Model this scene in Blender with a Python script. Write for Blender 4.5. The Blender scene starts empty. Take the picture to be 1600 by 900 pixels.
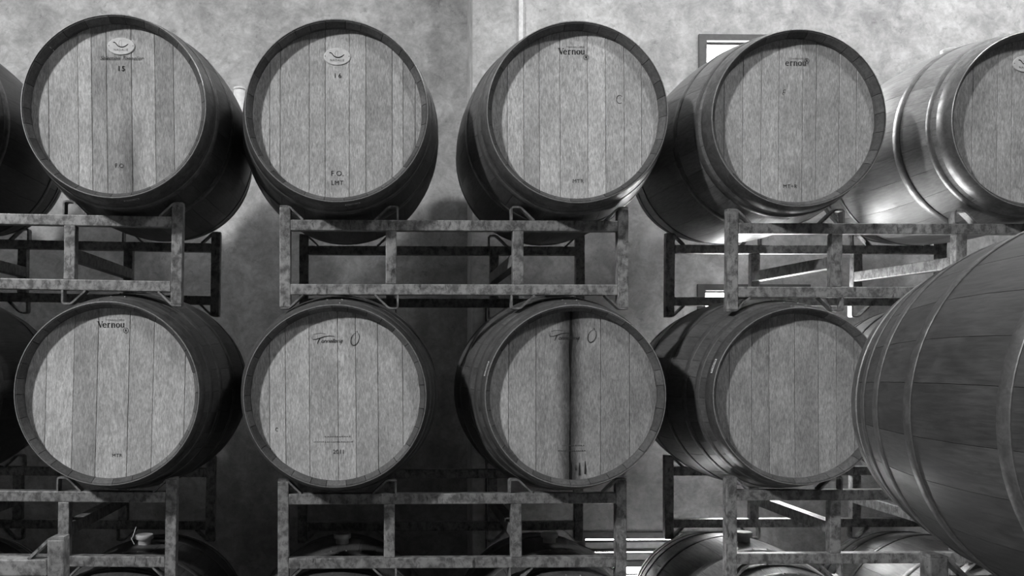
import bpy, bmesh, math, random
from mathutils import Vector, Matrix

random.seed(7)
SC = bpy.context.scene
COL = SC.collection
EYE = 1.627                      # eye height above the floor
PI = math.pi

# ------------------------------------------------------------------ camera
cam_d = bpy.data.cameras.new('camera')
cam = bpy.data.objects.new('camera', cam_d)
COL.objects.link(cam)
cam.location = (0, 0, EYE)
cam.rotation_euler = (PI/2, 0, math.radians(-1.3))
cam_d.sensor_width = 36
cam_d.lens = 1445/1600*36
cam_d.shift_x = 162/1600
cam_d.shift_y = 117/1600
cam_d.clip_start = .05
SC.camera = cam

# ------------------------------------------------------------------ sky, lamps, exposure
SC.view_settings.view_transform = 'Standard'
SC.view_settings.look = 'None'
SC.view_settings.gamma = 1
SC.view_settings.exposure = 0.0
W = bpy.data.worlds.new('overcast_sky')
SC.world = W
W.use_nodes = True
W.node_tree.nodes['Background'].inputs[0].default_value = (1, 1, 1, 1)
W.node_tree.nodes['Background'].inputs[1].default_value = 26.0

def area(name, loc, aim, sx, sy, watts, portal=False):
    d = bpy.data.lights.new(name, 'AREA')
    d.shape = 'RECTANGLE'; d.size = sx; d.size_y = sy; d.energy = watts
    o = bpy.data.objects.new(name, d); COL.objects.link(o)
    o.location = (loc[0], loc[1], loc[2]+EYE)
    v = Vector((aim[0]-loc[0], aim[1]-loc[1], aim[2]-loc[2]))
    o.rotation_euler = v.to_track_quat('-Z', 'Y').to_euler()
    if portal: d.cycles.is_portal = True
    return o


area('bay_lamp_left', (-6.3, -2.4, 5.0), (0, 3.2, .3), .5, .5, 560)
area('roof_strip_right', (2.7, 3.2, 3.1), (2.5, 4.3, 1.6), 3.0, .2, 74)
area('wall_fill_left', (-2.4, 3.2, 3.1), (-2.2, 4.3, 1.6), 2.6, .2, 10)  # added fill with no known source, brightens the upper left wall
area('bay_lamp_right', (3.2, -.3, 4.6), (.8, 4.3, 1.0), .5, .5, 72)
sd = bpy.data.lights.new('hazy_sun', 'SUN'); sd.energy = 5.0; sd.angle = math.radians(9)
so = bpy.data.objects.new('hazy_sun', sd); COL.objects.link(so)
so.location = (4, 12, 9); so.rotation_euler = Vector((-.30, -1.0, -.78)).to_track_quat('-Z', 'Y').to_euler()
SC.cycles.diffuse_bounces = 2

# ------------------------------------------------------------------ node materials
def new_mat(name):
    m = bpy.data.materials.new(name); m.use_nodes = True
    nt = m.node_tree
    return m, nt, nt.nodes['Principled BSDF']

def nd(nt, typ, **kw):
    n = nt.nodes.new(typ)
    for k, v in kw.items():
        if k.startswith('i_'):
            key = k[2:]
            n.inputs[int(key) if key.isdigit() else key].default_value = v
        else:
            setattr(n, k, v)
    return n

def math_n(nt, op, a, b=None, clamp=False):
    n = nt.nodes.new('ShaderNodeMath'); n.operation = op; n.use_clamp = clamp
    for i, x in enumerate((a, b)):
        if x is None: continue
        if isinstance(x, (int, float)): n.inputs[i].default_value = x
        else: nt.links.new(x, n.inputs[i])
    return n.outputs[0]

def rng(nt, x, a, b, c, d, smooth=True):
    n = nt.nodes.new('ShaderNodeMapRange')
    if smooth: n.interpolation_type = 'SMOOTHSTEP'
    nt.links.new(x, n.inputs[0])
    for i, v in enumerate((a, b, c, d)): n.inputs[i+1].default_value = v
    return n.outputs[0]

def noise(nt, coord, scale, detail=4, rough=.55, dist=0.0):
    mp = nd(nt, 'ShaderNodeVectorMath', operation='MULTIPLY')
    nt.links.new(coord, mp.inputs[0]); mp.inputs[1].default_value = scale
    n = nd(nt, 'ShaderNodeTexNoise', i_Scale=1.0, i_Detail=detail, i_Roughness=rough, i_Distortion=dist)
    nt.links.new(mp.outputs[0], n.inputs['Vector'])
    return n.outputs[0]

def obj_coord(nt, jitter=True):
    tc = nd(nt, 'ShaderNodeTexCoord'); out = tc.outputs['Object']
    info = nd(nt, 'ShaderNodeObjectInfo')
    if jitter:
        cx = nd(nt, 'ShaderNodeCombineXYZ')
        r = math_n(nt, 'MULTIPLY', info.outputs['Random'], 37.0)
        r2 = math_n(nt, 'MULTIPLY', info.outputs['Random'], 91.0)
        nt.links.new(r, cx.inputs[0]); nt.links.new(r2, cx.inputs[2]); nt.links.new(r, cx.inputs[1])
        ad = nd(nt, 'ShaderNodeVectorMath', operation='ADD')
        nt.links.new(out, ad.inputs[0]); nt.links.new(cx.outputs[0], ad.inputs[1])
        out = ad.outputs[0]
    return tc.outputs['Object'], out, info

def tone(nt, info):
    s = nd(nt, 'ShaderNodeSeparateColor'); nt.links.new(info.outputs['Color'], s.inputs[0])
    return s.outputs[0]

def grey_out(nt, bsdf, val):
    c = nd(nt, 'ShaderNodeCombineColor')
    for i in range(3): nt.links.new(val, c.inputs[i])
    nt.links.new(c.outputs[0], bsdf.inputs['Base Color'])

def bump(nt, bsdf, h, strength, dist):
    b = nd(nt, 'ShaderNodeBump', i_Strength=strength, i_Distance=dist)
    nt.links.new(h, b.inputs['Height']); nt.links.new(b.outputs[0], bsdf.inputs['Normal'])

def mat_head():
    m, nt, b = new_mat('oak_head')
    raw, co, info = obj_coord(nt)
    fine = noise(nt, co, (290, 30, 62), 6, .66, .4)
    mid = noise(nt, co, (75, 9, 26), 5, .62, 1.2)
    blot = noise(nt, co, (7, 7, 4.5), 4, .6)
    fleck = noise(nt, co, (85, 20, 48), 4, .65, 2.4)
    v = rng(nt, fine, .3, .7, .68, 1.25)
    v = math_n(nt, 'MULTIPLY', v, rng(nt, mid, .28, .72, .80, 1.14))
    v = math_n(nt, 'MULTIPLY', v, rng(nt, blot, .25, .7, .78, 1.12))
    v = math_n(nt, 'MULTIPLY', v, rng(nt, fleck, .27, .36, .66, 1.0))
    # wine run along a leaking joint: place and strength come from the board itself
    sx = nd(nt, 'ShaderNodeAttribute', attribute_type='OBJECT', attribute_name='stain_x')
    ss = nd(nt, 'ShaderNodeAttribute', attribute_type='OBJECT', attribute_name='stain_s')
    sz = nd(nt, 'ShaderNodeAttribute', attribute_type='OBJECT', attribute_name='stain_z')
    sep = nd(nt, 'ShaderNodeSeparateXYZ'); nt.links.new(raw, sep.inputs[0])
    dx = math_n(nt, 'ABSOLUTE', math_n(nt, 'SUBTRACT', sep.outputs[0], sx.outputs['Fac']))
    wob = noise(nt, co, (16, 5, 5), 3)
    dx = math_n(nt, 'ADD', dx, math_n(nt, 'MULTIPLY', math_n(nt, 'SUBTRACT', wob, .5), .035))
    run = math_n(nt, 'MAXIMUM', rng(nt, dx, .002, .011, .97, 0.0), rng(nt, dx, .0, .055, .85, 0.0))
    low = rng(nt, math_n(nt, 'SUBTRACT', sep.outputs[2], sz.outputs['Fac']), -.16, .10, 1.0, .0)
    run = math_n(nt, 'MULTIPLY', math_n(nt, 'MULTIPLY', run, low), ss.outputs['Fac'])
    v = math_n(nt, 'MULTIPLY', v, math_n(nt, 'SUBTRACT', 1.0, run, True))
    v = math_n(nt, 'MULTIPLY', math_n(nt, 'MULTIPLY', v, tone(nt, info)), .58)
    grey_out(nt, b, v)
    b.inputs['Roughness'].default_value = .62
    b.inputs['Specular IOR Level'].default_value = .3
    bump(nt, b, fine, .25, .0012)
    return m

def mat_stave(name, base, rough, endgrain=False):
    m, nt, b = new_mat(name)
    raw, co, info = obj_coord(nt)
    sc1 = (120, 120, 120) if endgrain else (160, 14, 160)
    fine = noise(nt, co, sc1, 5, .6, .4)
    blot = noise(nt, co, (9, 5, 9), 5, .62, .6)
    scuff = noise(nt, co, (30, 26, 30), 6, .7, 2.5)
    v = rng(nt, fine, .3, .7, .78, 1.2)
    v = math_n(nt, 'MULTIPLY', v, rng(nt, blot, .3, .7, .72, 1.2))
    v = math_n(nt, 'MULTIPLY', v, rng(nt, scuff, .62, .74, 1.0, 1.35))
    tn = tone(nt, info)
    if endgrain:                                   # the bare end wood keeps its own tone per stave
        sg = nd(nt, 'ShaderNodeSeparateColor'); nt.links.new(info.outputs['Color'], sg.inputs[0])
        tn = sg.outputs[1]
    v = math_n(nt, 'MULTIPLY', math_n(nt, 'MULTIPLY', v, tn), base)
    grey_out(nt, b, v)
    nt.links.new(rng(nt, blot, .3, .7, rough-.06, rough+.14), b.inputs['Roughness'])
    bump(nt, b, fine, .3, .001)
    return m

def mat_metal(name, base, metallic, rough, sc=40, contrast=.35):
    m, nt, b = new_mat(name)
    raw, co, info = obj_coord(nt)
    a = noise(nt, co, (sc, sc, sc), 6, .65, .8)
    s = noise(nt, co, (180, 180, 180), 3, .6)
    v = rng(nt, a, .3, .7, 1-contrast, 1+contrast*.6)
    v = math_n(nt, 'MULTIPLY', v, rng(nt, s, .3, .7, .92, 1.08))
    v = math_n(nt, 'MULTIPLY', math_n(nt, 'MULTIPLY', v, tone(nt, info)), base)
    grey_out(nt, b, v)
    b.inputs['Metallic'].default_value = metallic
    nt.links.new(rng(nt, a, .3, .7, rough+.1, rough-.07), b.inputs['Roughness'])
    return m

def mat_rack():
    m, nt, b = new_mat('worn_rack_paint')
    raw, co, info = obj_coord(nt)
    a = noise(nt, co, (42, 42, 34), 7, .7, .25)
    drip = noise(nt, co, (70, 70, 16), 5, .6, .6)
    spec = noise(nt, co, (150, 150, 110), 3, .6)
    v = rng(nt, a, .36, .62, .17, .46)
    v = math_n(nt, 'MULTIPLY', v, rng(nt, drip, .30, .40, .38, 1.0))
    v = math_n(nt, 'MULTIPLY', v, rng(nt, spec, .27, .36, .55, 1.0))
    v = math_n(nt, 'MULTIPLY', v, tone(nt, info))
    grey_out(nt, b, v)
    b.inputs['Metallic'].default_value = .25
    nt.links.new(rng(nt, a, .3, .7, .36, .55), b.inputs['Roughness'])
    bump(nt, b, a, .15, .001)
    return m

def mat_plaster(name, base, blotch=.16):
    m, nt, b = new_mat(name)
    raw, co, info = obj_coord(nt, False)
    big = noise(nt, co, (1.3, 1.3, 1.1), 5, .6, .4)
    mid = noise(nt, co, (6.5, 6.5, 6.5), 6, .66, .5)
    fine = noise(nt, co, (60, 60, 60), 4, .65)
    pock = noise(nt, co, (26, 26, 30), 6, .74, .6)
    mot = noise(nt, co, (15, 15, 17), 6, .72, .9)
    v = rng(nt, big, .3, .7, 1-blotch*.7, 1+blotch*.5)
    v = math_n(nt, 'MULTIPLY', v, rng(nt, mid, .3, .7, 1-blotch, 1+blotch*.7))
    v = math_n(nt, 'MULTIPLY', v, rng(nt, fine, .3, .7, .92, 1.07))
    v = math_n(nt, 'MULTIPLY', v, rng(nt, pock, .32, .44, .74, 1.0))
    v = math_n(nt, 'MULTIPLY', v, rng(nt, mot, .34, .66, 1-blotch*.7, 1+blotch*.35))
    v = math_n(nt, 'MULTIPLY', v, base)
    grey_out(nt, b, v)
    b.inputs['Roughness'].default_value = .85
    b.inputs['Specular IOR Level'].default_value = .2
    bump(nt, b, mid, .25, .004)
    return m

def mat_flat(name, base, rough=.6, metallic=0.0, toned=True):
    m, nt, b = new_mat(name)
    raw, co, info = obj_coord(nt)
    a = noise(nt, co, (55, 55, 55), 4)
    v = math_n(nt, 'MULTIPLY', rng(nt, a, .3, .7, .88, 1.08), base)
    if toned: v = math_n(nt, 'MULTIPLY', v, tone(nt, info))
    grey_out(nt, b, v)
    b.inputs['Roughness'].default_value = rough
    b.inputs['Metallic'].default_value = metallic
    return m

def mat_pane():
    m, nt, b = new_mat('window_glass')
    nt.nodes.remove(b)
    out = nt.nodes['Material Output']
    t = nd(nt, 'ShaderNodeBsdfTransparent'); g = nd(nt, 'ShaderNodeBsdfGlossy', i_Roughness=.03)
    fr = nd(nt, 'ShaderNodeFresnel', i_IOR=1.45)
    mx = nd(nt, 'ShaderNodeMixShader')
    nt.links.new(fr.outputs[0], mx.inputs[0]); nt.links.new(t.outputs[0], mx.inputs[1])
    nt.links.new(g.outputs[0], mx.inputs[2]); nt.links.new(mx.outputs[0], out.inputs['Surface'])
    return m

M = dict(
    head=mat_head(),
    stave=mat_stave('oak_stave', .115, .42),
    chime=mat_stave('oak_chime', .13, .65, True),
    hoop=mat_metal('galvanised_hoop', .20, .55, .42, 30, .3),
    lip=mat_metal('worn_hoop_lip', .6, .6, .34, 60, .3),
    rivet=mat_metal('rivet_steel', .55, .9, .3, 60, .2),
    rack=mat_rack(),
    plaster=mat_plaster('plaster', .56, .24),
    dark_wall=mat_plaster('shed_wall', .07, .1),
    floor=mat_plaster('concrete_floor', .2, .2),
    frame=mat_flat('window_frame_paint', .11, .5),
    slat=mat_flat('slat_paint', .5, .45),
    pane=mat_pane(),
    plate=mat_flat('plate_enamel', .86, .4),
    ink=mat_flat('burnt_ink', .025, .8),
    label=mat_flat('paper_label', .85, .6),
    silicone=mat_flat('silicone_bung', .62, .45),
    white=mat_flat('white_enamel', .92, .4),
    dark=mat_flat('dark_rubber', .03, .6),
)

# ------------------------------------------------------------------ mesh helpers
def mesh(name, verts, faces, mats, fmat=None, smooth=None):
    me = bpy.data.meshes.new(name)
    me.from_pydata([tuple(v) for v in verts], [], faces)
    for m in mats: me.materials.append(m)
    if fmat: me.polygons.foreach_set('material_index', fmat)
    if smooth is True: me.polygons.foreach_set('use_smooth', [True]*len(faces))
    elif smooth: me.polygons.foreach_set('use_smooth', smooth)
    me.update()
    return me

def ob(name, me, parent=None, loc=(0, 0, 0), rot=(0, 0, 0), t=1.0):
    o = bpy.data.objects.new(name, me); COL.objects.link(o)
    o.parent = parent; o.location = loc; o.rotation_euler = rot
    o.color = (t, t, t, 1)
    return o

def root(name, loc, label, cat, group=None, rot=(0, 0, 0)):
    o = bpy.data.objects.new(name, None); COL.objects.link(o)
    o.location = loc; o.rotation_euler = rot; o.empty_display_size = .1
    o['label'] = label; o['category'] = cat
    if group: o['group'] = group
    return o

_box = {}
def box_me(name, a, b, mat, bev=.003):
    key = (name, tuple(round(x, 4) for x in a+b), mat.name)
    if key in _box: return _box[key]
    bm = bmesh.new()
    bmesh.ops.create_cube(bm, size=1)
    for v in bm.verts:
        v.co = Vector([(a[i]+b[i])/2 + v.co[i]*(b[i]-a[i]) for i in range(3)])
    if bev: bmesh.ops.bevel(bm, geom=bm.edges[:], offset=bev, segments=2, affect='EDGES', profile=.6)
    me = bpy.data.meshes.new(name); bm.to_mesh(me); bm.free()
    me.materials.append(mat)
    _box[key] = me
    return me

def boxes_me(name, lst, mat):
    vs, fs = [], []
    for (a, b) in lst:
        n = len(vs)
        vs += [(x, y, z) for x in (a[0], b[0]) for y in (a[1], b[1]) for z in (a[2], b[2])]
        fs += [[n+i for i in q] for q in ((0,1,3,2),(4,6,7,5),(0,4,5,1),(2,3,7,6),(0,2,6,4),(1,5,7,3))]
    return mesh(name, vs, fs, [mat])

def strip_me(name, pts, y0, y1, th, mat):
    """bent flat bar: centre line pts in x,z, swept from y0 to y1"""
    P = [Vector((p[0], p[1])) for p in pts]; n = len(P); off = []
    for i in range(n):
        d0 = (P[i]-P[i-1]).normalized() if i else None
        d1 = (P[i+1]-P[i]).normalized() if i < n-1 else None
        if d0 is None: d0 = d1
        if d1 is None: d1 = d0
        nn = Vector((-(d0+d1).y, (d0+d1).x)).normalized()
        c = max(.4, nn.dot(Vector((-d0.y, d0.x))))
        off.append(nn*(th/2/c))
    vs = []
    for p, o in zip(P, off):
        for q in (p+o, p-o):
            vs += [(q.x, y0, q.y), (q.x, y1, q.y)]
    fs = []
    for i in range(n-1):
        a, b = 4*i, 4*i+4
        fs += [[a, a+1, b+1, b], [a+2, b+2, b+3, a+3], [a, b, b+2, a+2], [a+1, a+3, b+3, b+1]]
    fs += [[0, 2, 3, 1], [4*n-4, 4*n-3, 4*n-1, 4*n-2]]
    return mesh(name, vs, fs, [mat])

def arc_pts(pts, r=.012, k=4):
    """round the inner corners of a polyline"""
    out = [pts[0]]
    for i in range(1, len(pts)-1):
        a, b, c = Vector(pts[i-1]), Vector(pts[i]), Vector(pts[i+1])
        p = b+(a-b).normalized()*r; q = b+(c-b).normalized()*r
        for j in range(k+1):
            t = j/k
            out.append(tuple(p*(1-t)**2+b*2*t*(1-t)+q*t*t))
    out.append(pts[-1])
    return out

def ribbon_me(name, strokes, y, mat):
    """flat inked strokes lying in the plane y; stroke = (points, width or widths)"""
    vs, fs = [], []
    for pts, w in strokes:
        P = [Vector(p) for p in pts]; n = len(P)
        ws = w if isinstance(w, (list, tuple)) else [w]*n
        b0 = len(vs)
        for i in range(n):
            d = (P[min(i+1, n-1)]-P[max(i-1, 0)])
            d = d.normalized() if d.length > 1e-9 else Vector((1, 0))
            o = Vector((-d.y, d.x))*ws[i]/2
            vs += [(P[i].x+o.x, y, P[i].y+o.y), (P[i].x-o.x, y, P[i].y-o.y)]
        for i in range(n-1):
            a = b0+2*i
            fs.append([a, a+1, a+3, a+2])
    return mesh(name, vs, fs, [mat])

def text_me(name, s, size, x, z, y, mat, shear=0, spacing=1.0, thick=0.0):
    cu = bpy.data.curves.new(name, 'FONT')
    cu.body = s; cu.size = size; cu.align_x = 'CENTER'; cu.align_y = 'CENTER'
    cu.shear = shear; cu.space_character = spacing; cu.offset = thick; cu.resolution_u = 3
    o = bpy.data.objects.new(name, cu); COL.objects.link(o)
    dg = bpy.context.evaluated_depsgraph_get()
    me = bpy.data.meshes.new_from_object(o.evaluated_get(dg))
    bpy.data.objects.remove(o)
    me.transform(Matrix.Translation((x, y, z)) @ Matrix.Rotation(PI/2, 4, 'X'))
    me.materials.clear(); me.materials.append(mat)
    return me

# ------------------------------------------------------------------ setting
def struct(name, me, parent=None, loc=(0, 0, 0), t=1.0):
    o = ob(name, me, parent, loc, t=t)
    if parent is None: o['kind'] = 'structure'
    return o

XL, XR, YF, YB, TOP = -8.0, 4.6, -5.0, 4.36, 8.2
YR = 4.08                                         # the right-hand wall stands forward of the left one
struct('floor', boxes_me('floor', [((XL, YF, -.2), (XR, YB+.2, 0))], M['floor']))
struct('ceiling', boxes_me('ceiling', [((XL, YF, TOP), (XR, YB+.2, TOP+.2))], M['dark_wall']))
struct('wall_left', boxes_me('wall_left', [((XL-.2, YF, 0), (XL, YB+.2, TOP))], M['dark_wall']))
struct('wall_right', boxes_me('wall_right', [((XR, YF, 0), (XR+.2, YB+.2, TOP))], M['dark_wall']))
struct('wall_front', boxes_me('wall_front', [((XL, YF-.2, 0), (XR, YF, TOP))], M['dark_wall']))
XJ = .377
struct('wall_back', boxes_me('wall_back', [((XL, YB, 0), (XJ, YB+.2, TOP))], M['plaster']))
# right part of the back wall, with its three openings
OPEN = [(1.413, 1.90, EYE+.92, EYE+1.433), (1.407, 1.85, EYE-.42, EYE+.324), (.872, 1.50, .42, EYE-.775)]
xs = sorted({XJ, XR, *[v for o in OPEN for v in o[:2]]}); zs = sorted({0, TOP, *[v for o in OPEN for v in o[2:]]})
cells = []
for j in range(len(zs)-1):
    run = None
    for i in range(len(xs)-1):
        cx, cz = (xs[i]+xs[i+1])/2, (zs[j]+zs[j+1])/2
        hole = any(o[0] < cx < o[1] and o[2] < cz < o[3] for o in OPEN)
        if hole:
            if run: cells.append(run); run = None
        else:
            run = (run[0], xs[i+1]) if run else (xs[i], xs[i+1])
    if run: cells.append(run)
    cells = [c if len(c) == 3 else (c[0], c[1], j) for c in cells]
struct('wall_back_right', boxes_me('wall_back_right',
       [((a, YR, zs[j]), (b, YR+.10, zs[j+1])) for a, b, j in cells]+[((XJ, YR+.10, 0), (XJ+.2, YB+.2, TOP)), ((XR-.2, YR+.10, 0), (XR, YB+.2, TOP))], M['plaster']))
struct('trim_1', boxes_me('trim_1', [((.4335, YR-.004, 0), (.439, YR+.001, EYE+.26))], M['dark']))

def window(n, o, slats=None):
    x0, x1, z0, z1 = o
    w = .031
    q = .003
    fr = [((x0-w, YR-.012, z1-q), (x1+w, YR+.08, z1+w*.8)), ((x0-w, YR-.012, z0-w), (x1+w, YR+.08, z0+q)),
          ((x0-w, YR-.012, z0+q), (x0+q, YR+.08, z1-q)), ((x1-q, YR-.012, z0+q), (x1+w, YR+.08, z1-q))]
    x0, x1, z0, z1 = x0+q, x1-q, z0+q, z1-q
    f = struct('window_%d' % n, boxes_me('window_%d' % n, fr, M['frame']))
    s = .007
    ob('sash', boxes_me('sash', [((x0, YR+.026, z1-s), (x1, YR+.048, z1)), ((x0, YR+.026, z0), (x1, YR+.048, z0+s)),
        ((x0, YR+.026, z0+s), (x0+s, YR+.048, z1-s)), ((x1-s, YR+.026, z0+s), (x1, YR+.048, z1-s))], M['slat']), f)
    ob('pane', boxes_me('pane', [((x0+s, YR+.034, z0+s), (x1-s, YR+.038, z1-s))], M['pane']), f)
    if slats:
        for (a, b, y, tn) in slats:
            ob('slat', box_me('slat', (x0+.002, YR+y-.024, z1-b), (x1-.002, YR+y-.006, z1-a), M['slat'], .002), f, t=tn)
    area('daylight_portal', ((x0+x1)/2, YR+.13, (z0+z1)/2-EYE), ((x0+x1)/2, 0, (z0+z1)/2-EYE), x1-x0, z1-z0, 1, True)

window(1, OPEN[0]); window(2, OPEN[1])
window(3, OPEN[2], [(.010, .018, .02, .1), (.018, .050, .03, .95), (.050, .060, .02, .1), (.066, .070, .03, .2), (.070, .100, .03, .5),
                    (.100, .128, .02, .06), (.156, .163, .02, .1), (.170, .174, .02, .2), (.22, .25, .03, .7), (.30, .33, .03, .7), (.38, .41, .03, .7)])

# conduit and canister on the wall
def cyl_me(name, r, h, mat, n=24, r2=None, bev=.0):
    vs, fs, sm = [], [], []
    r2 = r if r2 is None else r2
    rings = [(r, 0), (r2, h-bev), (r2-bev, h)] if bev else [(r, 0), (r2, h)]
    for rr, z in rings:
        vs += [(rr*math.cos(2*PI*i/n), rr*math.sin(2*PI*i/n), z) for i in range(n)]
    for k in range(len(rings)-1):
        for i in range(n):
            j = (i+1) % n
            fs.append([k*n+i, k*n+j, (k+1)*n+j, (k+1)*n+i]); sm.append(True)
    fs += [list(range(n))[::-1], list(range((len(rings)-1)*n, len(rings)*n))]; sm += [False, False]
    return mesh(name, vs, fs, [mat], None, sm)

cd = root('conduit', (.589, YR-.011, EYE-.05), 'thin white conduit running straight up the back wall to the ceiling', 'conduit')
ob('channel', box_me('channel', (-.0088, -.005, 0), (.0088, .011, TOP-EYE+.05), M['white'], .001), cd)
for z in (1.25, 2.6):
    ob('clip', boxes_me('clip', [((-.014, -.0065, z), (.014, .0115, z+.016))], M['white']), cd)
cn = root('canister', (-.689, YB-.034, EYE+1.02), 'short white cylinder fixed to the back wall between two top barrels', 'canister')
ob('body', cyl_me('canister_body', .027, .25, M['white'], 28), cn)
ob('lid', cyl_me('canister_lid', .0285, .012, M['white'], 28, None, .003), cn, (0, 0, .25))
ob('bracket', boxes_me('canister_bracket', [((-.012, .02, .06), (.012, .034, .2))], M['white']), cn)

# ------------------------------------------------------------------ barrels
RB, RC, LEN = .345, .2868, .95
HALF = LEN/2
def rad(t):
    u = abs(t-HALF)/HALF
    return RB-(RB-RC)*u**2
RIN = .2695
TS = [0, .04, .085, .13, .18, .235, .30, .385, HALF]
TS = TS+[LEN-t for t in TS[-2::-1]]

_staves = {}
def stave_me(w):
    if w in _staves: return _staves[w]
    vs, fs, fm, sm = [], [], [], []
    K = 3
    for t in TS:
        r = rad(t); h = w/2-.00042/r
        for k in range(K+1):
            a = -h+2*h*k/K
            # a little flat so that each stave reads as a board
            rr = r
            vs.append((rr*math.sin(a), t, rr*math.cos(a)))
        ri = RC-.005 if t in (0, LEN) else r-.02
        for a in (-h, h):
            vs.append((ri*math.sin(a), t, ri*math.cos(a)))
    S = K+3
    for i in range(len(TS)-1):
        a, b = i*S, (i+1)*S
        for k in range(K):
            fs.append([a+k, a+k+1, b+k+1, b+k]); fm.append(0); sm.append(True)
        fs.append([a+K, a+K+2, b+K+2, b+K]); fm.append(0); sm.append(False)
        fs.append([a, b, b+K+1, a+K+1]); fm.append(0); sm.append(False)
    # end wood, bevelled chime and croze at both ends
    for end, sgn in ((0, 1), (LEN, -1)):
        base = 0 if end == 0 else (len(TS)-1)*S
        prof = [(RC-.005, 0), (RIN+.001, .020), (RIN, .052)]
        rows = [[base+k for k in range(K+1)]]
        h = w/2-.0008/RC
        for (rr, dy) in prof:
            row = []
            for k in range(K+1):
                a = -h+2*h*k/K
                row.append(len(vs)); vs.append((rr*math.sin(a), end+sgn*dy, rr*math.cos(a)))
            rows.append(row)
        for q in range(len(rows)-1):
            for k in range(K):
                f = [rows[q][k], rows[q+1][k], rows[q+1][k+1], rows[q][k+1]]
                fs.append(f if sgn > 0 else f[::-1]); fm.append(1); sm.append(False)
        # joint cheeks of the bevel
        for k in (0, K):
            f = [rows[1][k], rows[2][k], rows[3][k]]
            fs.append(f); fm.append(1); sm.append(False)
    me = mesh('stave', vs, fs, [M['stave'], M['chime']], fm, sm)
    # round belly: exact surface normals on the outer faces, so neighbouring staves meet smoothly
    nrm = []
    for p in me.polygons:
        for li in p.loop_indices:
            if p.use_smooth:
                v = me.vertices[me.loops[li].vertex_index].co
                sl = (rad(v.y+.002)-rad(v.y-.002))/.004
                nrm.append(Vector((v.x, -sl*math.hypot(v.x, v.z), v.z)).normalized())
            else: nrm.append(p.normal.copy())
    me.normals_split_custom_set(nrm)
    _staves[w] = me
    return me

def hoop_me(name, t0, t1):
    n = 84; ts = [t0, (t0+t1)/2, t1]
    vs, fs, sm, fm = [], [], [], []
    for i in range(n):
        a = 2*PI*i/n
        aw = (a+PI) % (2*PI)-PI
        up = .0011 if abs(aw) < .17 else 0.0                 # the riveted overlap
        ring = [(rad(max(ts[0], 0))-.001, ts[0]), (rad(max(ts[0], 0))+.0010+up, ts[0]), (rad(max(ts[0], 0))+.0021+up, ts[0]+.0014)]
        ring.append((rad(ts[1])+.0021+up, ts[1]))
        ring += [(rad(min(ts[2], LEN))+.0021+up, ts[2]-.0014), (rad(min(ts[2], LEN))+.0010+up, ts[2]), (rad(min(ts[2], LEN))-.001, ts[2])]
        vs += [(r*math.sin(a), y, r*math.cos(a)) for r, y in ring]
    for i in range(n):
        j = (i+1) % n
        for k in range(6):
            fs.append([7*i+k, 7*j+k, 7*j+k+1, 7*i+k+1]); sm.append(k in (2, 3)); fm.append(0 if k in (2, 3) else 1)
    end = t0 < 0 or t1 > LEN
    return mesh(name, vs, fs, [M['hoop'], M['lip'] if end else M['hoop']], fm, sm)

H6 = [(-.0025, .060), (.080, .105), (.226, .262)]
H8 = [(-.0025, .044), (.080, .108), (.166, .196), (.322, .352)]
HOOPS = {}
for key, hs in (('six', H6), ('eight', H8)):
    full = hs+[(LEN-b, LEN-a) for a, b in hs[::-1]]
    HOOPS[key] = [(hoop_me('hoop', a, b), (a+b)/2, b-a) for a, b in full]

def rivet_me():
    bm = bmesh.new()
    bmesh.ops.create_uvsphere(bm, u_segments=8, v_segments=5, radius=.0046)
    for v in bm.verts: v.co.z *= .6
    me = bpy.data.meshes.new('rivet'); bm.to_mesh(me); bm.free()
    me.materials.append(M['rivet'])
    me.polygons.foreach_set('use_smooth', [True]*len(me.polygons))
    return me
RIVET = rivet_me()

_boards = {}
YH = .037
def board_me(x0, x1):
    key = (round(x0, 4), round(x1, 4))
    if key in _boards: return _boards[key]
    R = RIN+.001
    a, b = max(x0+.0006, -R+.0005), min(x1-.0006, R-.0005)
    def outline(a, b, R):
        n = 7; up = []
        for i in range(n+1):
            x = a+(b-a)*i/n
            up.append((x, math.sqrt(max(R*R-x*x, 0))))
        return up+[(x, -z) for x, z in up[::-1]]
    e = .0011
    o1 = outline(a, b, R)
    o2 = [(min(max(x, a+e), b-e), z) for x, z in o1]
    n = len(o1)
    vs = [(x, YH, z) for x, z in o2]+[(x, YH+e*.9, z) for x, z in o1]+[(x, YH+.018, z) for x, z in o1]
    fs = [list(range(n))]
    for k in range(2):
        for i in range(n):
            j = (i+1) % n
            fs.append([k*n+i, (k+1)*n+i, (k+1)*n+j, k*n+j])
    fs.append([2*n+i for i in range(n)][::-1])
    me = mesh('head_board', vs, fs, [M['head']])
    bm = bmesh.new(); bm.from_mesh(me); bmesh.ops.recalc_face_normals(bm, faces=bm.faces[:]); bm.to_mesh(me); bm.free()
    _boards[key] = me
    return me

def disc_me(name, r, y0, y1, mat, n=40):
    vs = [(r*math.sin(2*PI*i/n), y, r*math.cos(2*PI*i/n)) for y in (y0, y1) for i in range(n)]
    fs = [list(range(n)), list(range(n, 2*n))[::-1]]+[[i, i+n, (i+1) % n+n, (i+1) % n] for i in range(n)]
    return mesh(name, vs, fs, [mat])
BACK = disc_me('back_head', RIN+.001, LEN-.056, LEN-.038, M['head'])

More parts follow.
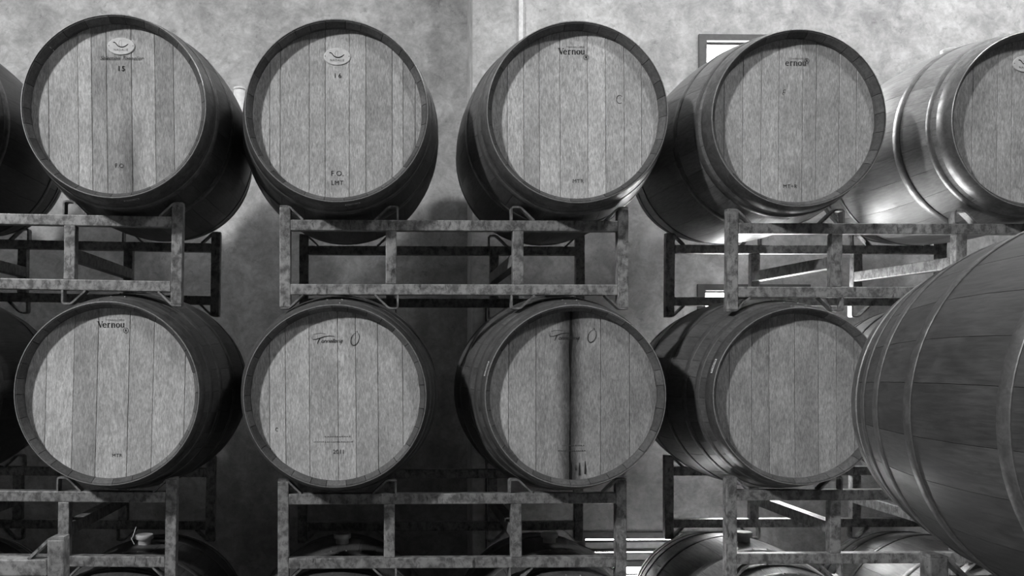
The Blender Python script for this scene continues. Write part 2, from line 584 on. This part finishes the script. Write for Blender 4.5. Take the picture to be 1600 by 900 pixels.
def bung_me(h):
    prof = [(.019, -.02), (.0235, .0), (.0235, h*.45), (.031, h*.55), (.032, h*.92), (.029, h), (0, h)]
    n = 24; vs, fs, sm = [], [], []
    for r, z in prof[:-1]:
        vs += [(r*math.cos(2*PI*i/n), r*math.sin(2*PI*i/n), z) for i in range(n)]
    for k in range(len(prof)-2):
        for i in range(n):
            j = (i+1) % n
            fs.append([k*n+i, k*n+j, (k+1)*n+j, (k+1)*n+i]); sm.append(True)
    fs.append([(len(prof)-2)*n+i for i in range(n)]); sm.append(False)
    return mesh('bung', vs, fs, [M['silicone']], None, sm)
BUNG, BUNG_LOW = bung_me(.036), bung_me(.012)

UNIT = 2*PI/28
def stave_row():
    ws = [.8]*8+[1.0]*12+[1.2]*8
    random.shuffle(ws)
    return ws

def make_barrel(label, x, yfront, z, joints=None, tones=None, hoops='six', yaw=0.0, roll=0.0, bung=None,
                dark=1.0, group='wine barrels on the racks', ring=1.0, size=1.0, pitch=0.0):  # dark scales stave tone; raised at right, where it stands in for daylight
    """z: height of the axis; the Empty sits under the belly"""
    r = root('wine_barrel', (x, yfront+HALF, z-RB*size), label, 'barrel', group, (pitch, 0, yaw))
    r.scale = (size, 1, size)
    base = (0, -HALF, RB)
    a = random.random()*.2+roll
    for w in stave_row():
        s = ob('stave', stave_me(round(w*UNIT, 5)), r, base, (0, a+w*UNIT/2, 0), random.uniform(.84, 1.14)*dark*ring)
        v = random.uniform(.62, 1.35)
        s.color = (s.color[0], v, v, 1)
        a += w*UNIT
    if joints is None: joints = [-.2, -.125, -.06, .012, .085, .15, .215]
    js = [-.272]+list(joints)+[.272]
    for i in range(len(js)-1):
        t = tones[i] if tones else random.uniform(.86, 1.1)
        ob('head_board', board_me(js[i], js[i+1]), r, (0, -HALF+random.uniform(-.0007, .0007), RB), (0, roll, 0), t)
    ob('back_head', BACK, r, base, (0, roll, 0))
    for i, (me, tm, w) in enumerate(HOOPS[hoops]):
        h = ob('hoop', me, r, base, (0, random.uniform(-.05, .05), 0), random.uniform(.85, 1.1))
        if i < len(HOOPS[hoops])//2:
            for sx in (-.075, .075):
                rr = rad(tm)+.0034
                ob('rivet', RIVET, h, (rr*math.sin(sx), tm, rr*math.cos(sx)), (0, sx, 0))
    if bung == 'tall': ob('bung', BUNG, r, (0, 0, 2*RB-.001))
    elif bung == 'low': ob('bung', BUNG_LOW, r, (0, 0, 2*RB-.001))
    return r

YI = YH-.0013
def put(barrel, name, me, roll=0.0, t=1.0, parent=None):
    return ob(name, me, parent or barrel, (0, -HALF, RB) if parent is None else (0, 0, 0), (0, roll, 0), t)

def ellipse(cx, cz, a, b, n=28, a0=0.0, a1=2*PI):
    return [(cx+a*math.cos(a0+(a1-a0)*i/n), cz+b*math.sin(a0+(a1-a0)*i/n)) for i in range(n+1)]

def name_plate(barrel, x, z, roll=0.0):
    n = 40; a, b = .043, .027
    vs, fs = [], []
    for k, (s, y) in enumerate(((1.0, YH+.001), (1.0, YH-.0022), (.965, YH-.003))):
        vs += [(x+a*s*math.cos(2*PI*i/n), y, z+b*s*math.sin(2*PI*i/n)) for i in range(n)]
    for k in range(2):
        for i in range(n):
            j = (i+1) % n
            fs.append([k*n+i, k*n+j, (k+1)*n+j, (k+1)*n+i])
    fs.append([2*n+i for i in range(n)])
    p = put(barrel, 'name_plate', mesh('name_plate', vs, fs, [M['plate']]), roll)
    p['label'] = 'pale oval enamel plate with a black boat emblem'
    y = YH-.0034
    curve = [(-.0250, .0118), (-.0205, .0120), (-.0170, .0098), (-.0135, .0050), (-.0095, .0008), (-.0045, -.0020), (.0010, -.0032),
             (.0065, -.0030), (.0115, -.0012), (.0160, .0012), (.0200, .0042), (.0230, .0068)]
    wd = [.0022, .0034, .0028, .0026, .0030, .0034, .0036, .0035, .0033, .0032, .0030, .0014]
    st = [([(x+a_, z+b_) for a_, b_ in curve], wd)]
    put(barrel, 'emblem', ribbon_me('emblem', st, y, M['ink']), parent=p)
    sail = [([(x+.002, z+.019), (x+.002, z-.001)], .0007), (ellipse(x-.0005, z+.0085, .0060, .0095, 12, PI*.5, PI*1.4), .0007)]
    put(barrel, 'emblem', ribbon_me('emblem', sail, y, M['ink']), parent=p, t=6)
    put(barrel, 'lettering', text_me('lettering', 'NADALIE', .0100, x, z-.0122, y, M['ink'], 0, 1.16), parent=p, t=4)
    nails = []
    for sx in (-.038, .038):
        nails.append((ellipse(x+sx, z+.001, .0007, .0007, 8), .0016))
    put(barrel, 'nail', ribbon_me('nail', nails, y, M['ink']), parent=p)

def vernou(barrel, x, z, roll=0.0, first=True, reg=(.046, -.017), t=1.0):
    u = .0135; S = []
    ox = x-.0445
    def add(pts, w): S.append(([(ox+px*u, z+(pz-.55)*u) for px, pz in pts], [q*u for q in w] if isinstance(w, list) else w*u))
    if first:
        add([(.25, 1.42), (.82, -.02)], .30); add([(.80, .0), (1.22, 1.42)], .10)
        add([(-.05, 1.42), (.55, 1.42)], .09); add([(1.02, 1.42), (1.42, 1.42)], .09)
    def ring(cx, wmax, a0=0, a1=2*PI):
        n = 24
        pts = [(cx+.36*math.cos(a0+(a1-a0)*i/n), .48+.46*math.sin(a0+(a1-a0)*i/n)) for i in range(n+1)]
        w = [.10+wmax*abs(math.cos(a0+(a1-a0)*i/n)) for i in range(n+1)]
        add(pts, w)
    ring(1.72, .17, .15, 5.6); add([(1.42, .52), (2.05, .54)], .10)
    add([(2.55, 1.0), (2.55, .0)], .25); add([(2.36, 0), (2.85, 0)], .09); add([(2.36, .96), (2.6, .96)], .09)
    add([(2.62, .78), (2.74, .93), (2.92, .95), (3.02, .82)], [.1, .16, .22, .2])
    add([(3.45, 1.0), (3.45, 0)], .25); add([(3.26, 0), (3.68, 0)], .09); add([(3.26, .96), (3.5, .96)], .09)
    add([(3.55, .8), (3.72, .95), (3.92, .93), (4.05, .74), (4.06, 0)], [.1, .12, .2, .25, .25]); add([(3.88, 0), (4.28, 0)], .09)
    ring(4.86, .19)
    add([(5.6, .98), (5.6, .3), (5.68, .1), (5.88, .04), (6.1, .2)], [.25, .25, .22, .14, .1]); add([(6.2, 1.0), (6.2, .0)], .25)
    add([(5.42, .96), (5.62, .96)], .09); add([(6.02, .96), (6.2, .96)], .09); add([(6.2, .02), (6.38, .02)], .09)
    put(barrel, 'lettering', ribbon_me('lettering', S, YI, M['ink']), roll, t)
    put(barrel, 'lettering', text_me('lettering', 'TONNELLERIE', .0072, x+.012, z+.0155, YI, M['ink'], 0, 1.35), roll, t*2)
    rx, rz = x+reg[0], z+reg[1]
    put(barrel, 'lettering', ribbon_me('lettering', [(ellipse(rx, rz, .0080, .0080), .0013)], YI, M['ink']), roll, t)
    put(barrel, 'lettering', text_me('lettering', 'R', .0105, rx, rz, YI, M['ink'], 0, 1, .0004), roll, t)

def words(barrel, s, x, z, size, roll=0.0, t=1.0, shear=0.0, sp=1.0, thick=0.0):
    put(barrel, 'lettering', text_me('lettering', s, size, x, z, YI, M['ink'], shear, sp, thick), roll, t)

def script_mark(barrel, x, z, roll=0.0, t=1.0):
    """flowing cooper's signature: swash over the first letter, small italic word and a large looped capital"""
    S = []
    sw = [(-.066, .006), (-.070, .001), (-.067, -.004), (-.058, -.004), (-.045, .0), (-.030, .005), (-.015, .007), (.0, .006), (.004, .003)]
    S.append(([(x+a-.002, z+b) for a, b in sw], [.0006, .001, .0014, .0018, .0022, .0022, .0016, .0012, .0006]))
    S.append(([(x-.046, z+.0), (x-.051, z-.009), (x-.055, z-.018)], [.0028, .0022, .0016]))
    S.append(([(x-.066+.0125*i, z+.012+.004*math.sin(i*.9)) for i in range(4)], .0009))
    S.append(([(x+.066+.013*math.cos(q)-.010*math.sin(q)*-.45, z+.020*math.sin(q)-.003) for q in [PI*.5+2*PI*i/30 for i in range(29)]],
              [.0008+.0016*abs(math.sin(PI*i/29)) for i in range(29)]))
    S.append(([(x+.069, z+.019), (x+.073, z+.024), (x+.074, z+.016)], .0014))
    S.append(([(x+.026, z-.004), (x+.022, z-.013), (x+.018, z-.022)], .0012))
    put(barrel, 'lettering', ribbon_me('lettering', S, YI, M['ink']), roll, t)
    words(barrel, 'onnellerie', x-.010, z-.009, .0185, roll, t*1.6, .42, .92)

def faint_rows(barrel, x, z, rows, roll=0.0, t=6):
    """two rows of worn, unreadable print"""
    S = []
    for k, (x0, x1) in enumerate(rows):
        q = x0
        while q < x1:
            l = random.uniform(.002, .005)
            S.append(([(x+q, z-.017*k), (x+q+l, z-.017*k+random.uniform(-.001, .001))], .0026)); q += l+random.uniform(.0018, .004)
    put(barrel, 'lettering', ribbon_me('lettering', S, YI, M['ink']), roll, t)

def hoop_label(barrel, ang, t0=.018, wid=.048, hgt=.010, light=1.0):
    """little paper bar-code stuck on the end hoop; ang from the top, clockwise as seen"""
    n = 6; vs, fs = [], []
    for i in range(n+1):
        a = ang+(i/n-.5)*wid/rad(.02)
        for tt in (t0, t0+hgt):
            rr = rad(tt)+.0026
            vs.append((rr*math.sin(a), tt, rr*math.cos(a)))
    for i in range(n): fs.append([2*i, 2*i+2, 2*i+3, 2*i+1])
    p = put(barrel, 'paper_label', mesh('paper_label', vs, fs, [M['label']]), 0, light)
    p['label'] = 'small white printed sticker on the end hoop'
    vs, fs = [], []
    for i in range(9):
        a = ang+((i+.5)/9-.5)*wid*.86/rad(.02); d = .0016/rad(.02)*random.uniform(.5, 1.2)
        b = len(vs)
        for aa in (a-d, a+d):
            for tt in (t0+.0025, t0+hgt-.0022):
                rr = rad(tt)+.0030
                vs.append((rr*math.sin(aa), tt, rr*math.cos(aa)))
        fs.append([b, b+2, b+3, b+1])
    put(barrel, 'lettering', mesh('lettering', vs, fs, [M['ink']]), parent=p)

def stain(barrel, x, s, z=.9):
    for c in barrel.children:
        if c.name.startswith('head_board'):
            c['stain_x'] = float(x); c['stain_s'] = float(s); c['stain_z'] = float(z)

def knot(barrel, x, z, r=.006, roll=0.0, t=3):
    S = [(ellipse(x, z, r, r*1.3, 14, .6, 5.4), .0016)]
    put(barrel, 'knot', ribbon_me('knot', S, YI+.0002, M['ink']), roll, t)

# ---- racks
RW, RD, RT = 1.151, .713, .036
ZT, ZLOW, ZTOP = .298, .052, .350
def box_part(name, a, b, parent, t=1.0):
    return ob(name, box_me(name, a, b, M['rack']), parent, t=t)
_sad = {}
def saddle_me(kind, y0):
    key = (kind, y0)
    if key in _sad: return _sad[key]
    s, low, side = kind                    # side: 'post' or 'mid'; s mirrors in x
    c = .381
    z0, zc = (ZT, ZT+.044) if not low else (ZLOW, ZLOW-.044)
    if side == 'post': pts = [(-RW/2+.001, zc), (-c-.164, zc), (-c-.118, z0)]
    else: pts = [(-c+.118, z0), (-c+.164, zc), (-c+.193, zc), (-c+.193, z0)]
    pts = [(x*s, z) for x, z in arc_pts(pts, .008)]
    if s < 0: pts = pts[::-1]
    me = strip_me('saddle', pts, y0+.001, y0+RT-.001, .006, M['rack'])
    _sad[key] = me
    return me

def make_rack(label, cx, yfront, zt, roll=0.0, t=1.0, group='steel barrel racks', feet=0.0, pitch=0.0):
    """zt: height of the upper bar's top above eye level"""
    r = root('barrel_rack', (cx, yfront+RD/2, EYE+zt-ZT), label, 'rack', group, (pitch, roll, 0))
    tt = lambda: t*random.uniform(.85, 1.12)
    for sy in (-1, 1):
        y0 = -RD/2 if sy < 0 else RD/2-RT
        y1 = y0+RT
        for sx in (-1, 1):
            x0 = -RW/2 if sx < 0 else RW/2-RT
            box_part('post', (x0, y0, .011), (x0+RT, y1, ZTOP-.011), r, tt())
            xm = .2095*sx
            box_part('upright', (xm-.018, y0, ZLOW+.035), (xm+.018, y1, ZT-.035), r, tt())
            for low in (False, True):
                for side in ('post', 'mid'):
                    ob('saddle', saddle_me((-sx, low, side), y0), r, t=tt()*.9)
            if feet: box_part('foot_pad', (x0-.01, y0-.01, -feet), (x0+RT+.01, y1+.01, 0), r)
        for za in (ZLOW, ZT-.035):
            box_part('crossbar', (-RW/2+RT, y0, za), (RW/2-RT, y1, za+.035), r, tt())
    for sx in (-1, 1):
        xm = .2095*sx
        box_part('fork_tube', (xm-.018, -RD/2+RT, .150), (xm+.018, RD/2-RT, .190), r, tt()*.9)
    return r

# ------------------------------------------------------------------ the racks
YK = 3.04
G = 'steel barrel racks'
make_rack('worn steel rack holding up the leftmost top barrels, cut off by the left edge', -1.249, YK, .487, math.radians(.9))
make_rack('blotchy steel rack under the two middle top barrels, whole in view', .222, YK, .470)
make_rack('steel rack under the two right-hand top barrels', 1.702, YK, .471, pitch=math.radians(1.2))
make_rack('dim steel rack under the leftmost middle-row barrels, cut off by the left edge', -1.268, YK, -.416, math.radians(.7))
make_rack('steel rack under the two middle barrels of the middle row', .216, YK, -.430)
make_rack('steel rack under the right-hand middle-row barrels, behind the large near barrel', 1.699, YK, -.422)
GO = 'racks of the added stack to the left, out of view'  # unseen stack, added so that its shadow falls on the back wall
for zt in (.487, -.416):
    make_rack(('upper' if zt > 0 else 'middle')+' rack of the next stack, beyond the left edge', -2.722, YK, zt, group=GO)
GF = 'racks standing on the floor'
for i, (cx, lab) in enumerate(((-1.262, 'floor rack below the leftmost bottom barrels'), (.216, 'floor rack below the two middle bottom barrels'),
                (1.699, 'floor rack below the right-hand bottom barrels'), (-2.722, 'floor rack of the next stack, beyond the left edge'))):
    make_rack(lab, cx, YK, -1.329, group=GF)
make_rack('near empty steel rack at the lower left corner, only its corner post in view', -1.256, 1.287, -.414, t=1.1)
make_rack('near steel rack carrying the large near barrel at the lower right', 1.613, 1.068, -.414, t=.8)
make_rack('floor rack of the near left stack', -1.256, 1.287, -1.314, group=GF, feet=.015)
make_rack('floor rack of the near right stack', 1.613, 1.068, -1.314, group=GF, feet=.015)

# ------------------------------------------------------------------ the barrels
YB0 = 2.92
H = .324
Z1, Z2, Z3 = EYE+.470+H, EYE-.429+H, EYE-1.329+H
rnd = lambda: None

b = make_barrel('top-row barrel with oval plate, signature and the number 15', -.858, YB0, EYE+.805,
    [-.215, -.122, -.079, -.032, .047, .121, .180], [.95, 1.0, 1.16, .82, .86, 1.12, .80, .92], roll=-.012, dark=.9)
name_plate(b, .013, .200); words(b, '15', .013, .129, .022, sp=1.25, thick=.0004)
words(b, 'Selection Tonnelier', .013, .162, .0175, shear=.45, t=1.2, sp=.98)
words(b, 'F.O', .007, -.179, .019, t=4); stain(b, .047, .6, -.04); hoop_label(b, PI-.17, light=.8)

b = make_barrel('top-row barrel with oval plate and the number 16', -.160, YB0, EYE+.795,
    [-.214, -.181, -.089, -.038, .039, .092, .176, .211, .250], [1.0, .98, .95, .98, 1.12, 1.04, .88, 1.06, .84, .95], dark=.9)
name_plate(b, .0, .182); words(b, '16', .001, .121, .022, sp=1.35)
words(b, 'F.O.', .0, -.191, .023, t=1.5, sp=1.05); words(b, 'LMT', .0, -.221, .020, t=1.0, sp=1.1); hoop_label(b, PI-.17, light=.8)

b = make_barrel('pale top-row barrel with complete dark serif name, below the white conduit', .603, YB0, EYE+.795,
    [-.218, -.165, -.115, -.048, .041, .099, .159, .215], [1.1, 1.2, 1.12, 1.24, 1.3, 1.38, 1.14, 1.2, 1.08], roll=-.006, dark=1.05)
vernou(b, -.011, .203); words(b, 'MTR', .009, -.212, .017, t=4, sp=1.15); knot(b, .143, .052, .010, t=4)
hoop_label(b, PI+.02, light=.35); hoop_label(b, PI-.2, light=.35)

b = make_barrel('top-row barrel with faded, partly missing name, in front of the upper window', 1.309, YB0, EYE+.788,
    [-.233, -.170, -.109, -.050, .029, .075, .152, .210], [.94, .98, 1.04, 1.12, 1.04, .98, .9, .92, .9], dark=1.9, size=.972, pitch=math.radians(1.2))  # paler staves: window light on its side is put into the wood tone
vernou(b, -.003, .190, first=False, reg=(.044, .008), t=3); words(b, 'MT+R', -.011, -.216, .017, t=1.5, sp=1.15)
knot(b, -.032, .098, .004, t=2); knot(b, -.036, .09, .003, t=2)

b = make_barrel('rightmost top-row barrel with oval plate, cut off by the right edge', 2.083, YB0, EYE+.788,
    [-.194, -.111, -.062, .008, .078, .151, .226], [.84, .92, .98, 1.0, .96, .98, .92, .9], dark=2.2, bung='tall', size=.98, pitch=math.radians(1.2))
name_plate(b, -.020, .192); words(b, '16', -.012, .142, .022, sp=1.25)

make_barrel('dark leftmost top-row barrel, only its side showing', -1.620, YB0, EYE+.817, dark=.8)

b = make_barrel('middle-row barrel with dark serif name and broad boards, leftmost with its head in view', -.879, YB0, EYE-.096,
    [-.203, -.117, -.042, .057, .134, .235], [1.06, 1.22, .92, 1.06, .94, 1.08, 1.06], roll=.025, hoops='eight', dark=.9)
vernou(b, .003, .216); words(b, 'MTR', .021, -.198, .015, t=3, sp=1.15)

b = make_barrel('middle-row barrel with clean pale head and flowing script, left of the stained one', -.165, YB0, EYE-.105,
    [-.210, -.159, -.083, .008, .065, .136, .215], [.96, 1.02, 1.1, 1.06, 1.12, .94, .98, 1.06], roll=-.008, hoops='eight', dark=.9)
script_mark(b, -.004, .184); faint_rows(b, 0, -.130, [(-.035, .045), (-.07, .05)]); words(b, '2011', .010, -.179, .019, t=5)
knot(b, -.187, -.107, .004, t=2)

b = make_barrel('middle-row barrel with a black wine stain down the middle of its head', .597, YB0, EYE-.105,
    [-.208, -.120, -.010, .089, .182], [1.04, .84, .74, .72, .70, .70], hoops='eight', dark=1.1)
script_mark(b, -.006, .194); faint_rows(b, -.005, -.160, [(-.03, .04), (-.045, .045)], t=3); stain(b, -.010, 1.0, .9)
hoop_label(b, -PI/2+.30)
drips = [([(.02, -.215), (.0195, -.235), (.02, -.256)], [.001, .005, .006]), ([(.038, -.21), (.0385, -.23), (.038, -.252)], [.001, .005, .006]),
         ([(.008, -.222), (.008, -.24)], [.001, .003])]
put(b, 'wine_drip', ribbon_me('wine_drip', drips, YI, M['ink']))

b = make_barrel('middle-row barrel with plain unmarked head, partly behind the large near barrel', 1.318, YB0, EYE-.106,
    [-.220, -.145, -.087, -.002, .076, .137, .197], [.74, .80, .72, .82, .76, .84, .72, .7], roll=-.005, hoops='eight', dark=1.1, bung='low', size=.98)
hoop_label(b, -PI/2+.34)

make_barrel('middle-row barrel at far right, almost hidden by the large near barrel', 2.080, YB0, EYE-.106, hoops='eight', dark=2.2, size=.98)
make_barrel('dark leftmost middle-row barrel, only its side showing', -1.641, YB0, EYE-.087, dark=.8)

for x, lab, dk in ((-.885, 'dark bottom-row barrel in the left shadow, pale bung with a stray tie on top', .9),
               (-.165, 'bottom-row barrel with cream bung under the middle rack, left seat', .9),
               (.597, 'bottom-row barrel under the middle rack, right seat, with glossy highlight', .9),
               (1.318, 'sunlit bottom-row barrel with white bung, below the plain-headed barrel', 2.6),  # lightened stave colour stands in for the light on this barrel
               (2.080, 'sunlit bottom-row barrel at far right, below the large near barrel', 2.6),  # same lightened staves, light painted into the wood
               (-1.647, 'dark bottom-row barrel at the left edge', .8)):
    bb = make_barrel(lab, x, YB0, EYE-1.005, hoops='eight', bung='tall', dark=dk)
    if 'stray tie' in lab:
        tie = arc_pts([(-.030, 2*RB+.004), (-.041, 2*RB+.026), (-.036, 2*RB+.030), (-.024, 2*RB+.066)], .004)
        o = ob('tie', strip_me('tie', tie, -.030, -.026, .0022, M['white']), bb)
        o['label'] = 'thin pale tie sticking up beside the bung'

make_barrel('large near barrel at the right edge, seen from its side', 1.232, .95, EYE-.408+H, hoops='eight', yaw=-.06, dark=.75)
make_barrel('near bottom barrel in the left stack, below the empty rack', -.875, 1.168, EYE-1.314+H, group='hidden barrels below the near racks')
make_barrel('near bottom barrel in the right stack, below the large near barrel', 1.232, .95, EYE-1.314+H, group='hidden barrels below the near racks')

for zz, tier in ((.811, 'top-row'), (-.092, 'middle-row'), (-1.005, 'bottom-row')):  # barrels of the added stack, keeping lamp light off the wall
    for x, side in ((-3.103, 'outer'), (-2.341, 'inner')):
        make_barrel(side+' '+tier+' barrel of the added, unseen stack beyond the left edge', x, YB0, EYE+zz, group='barrels of the added stack to the left, out of view')
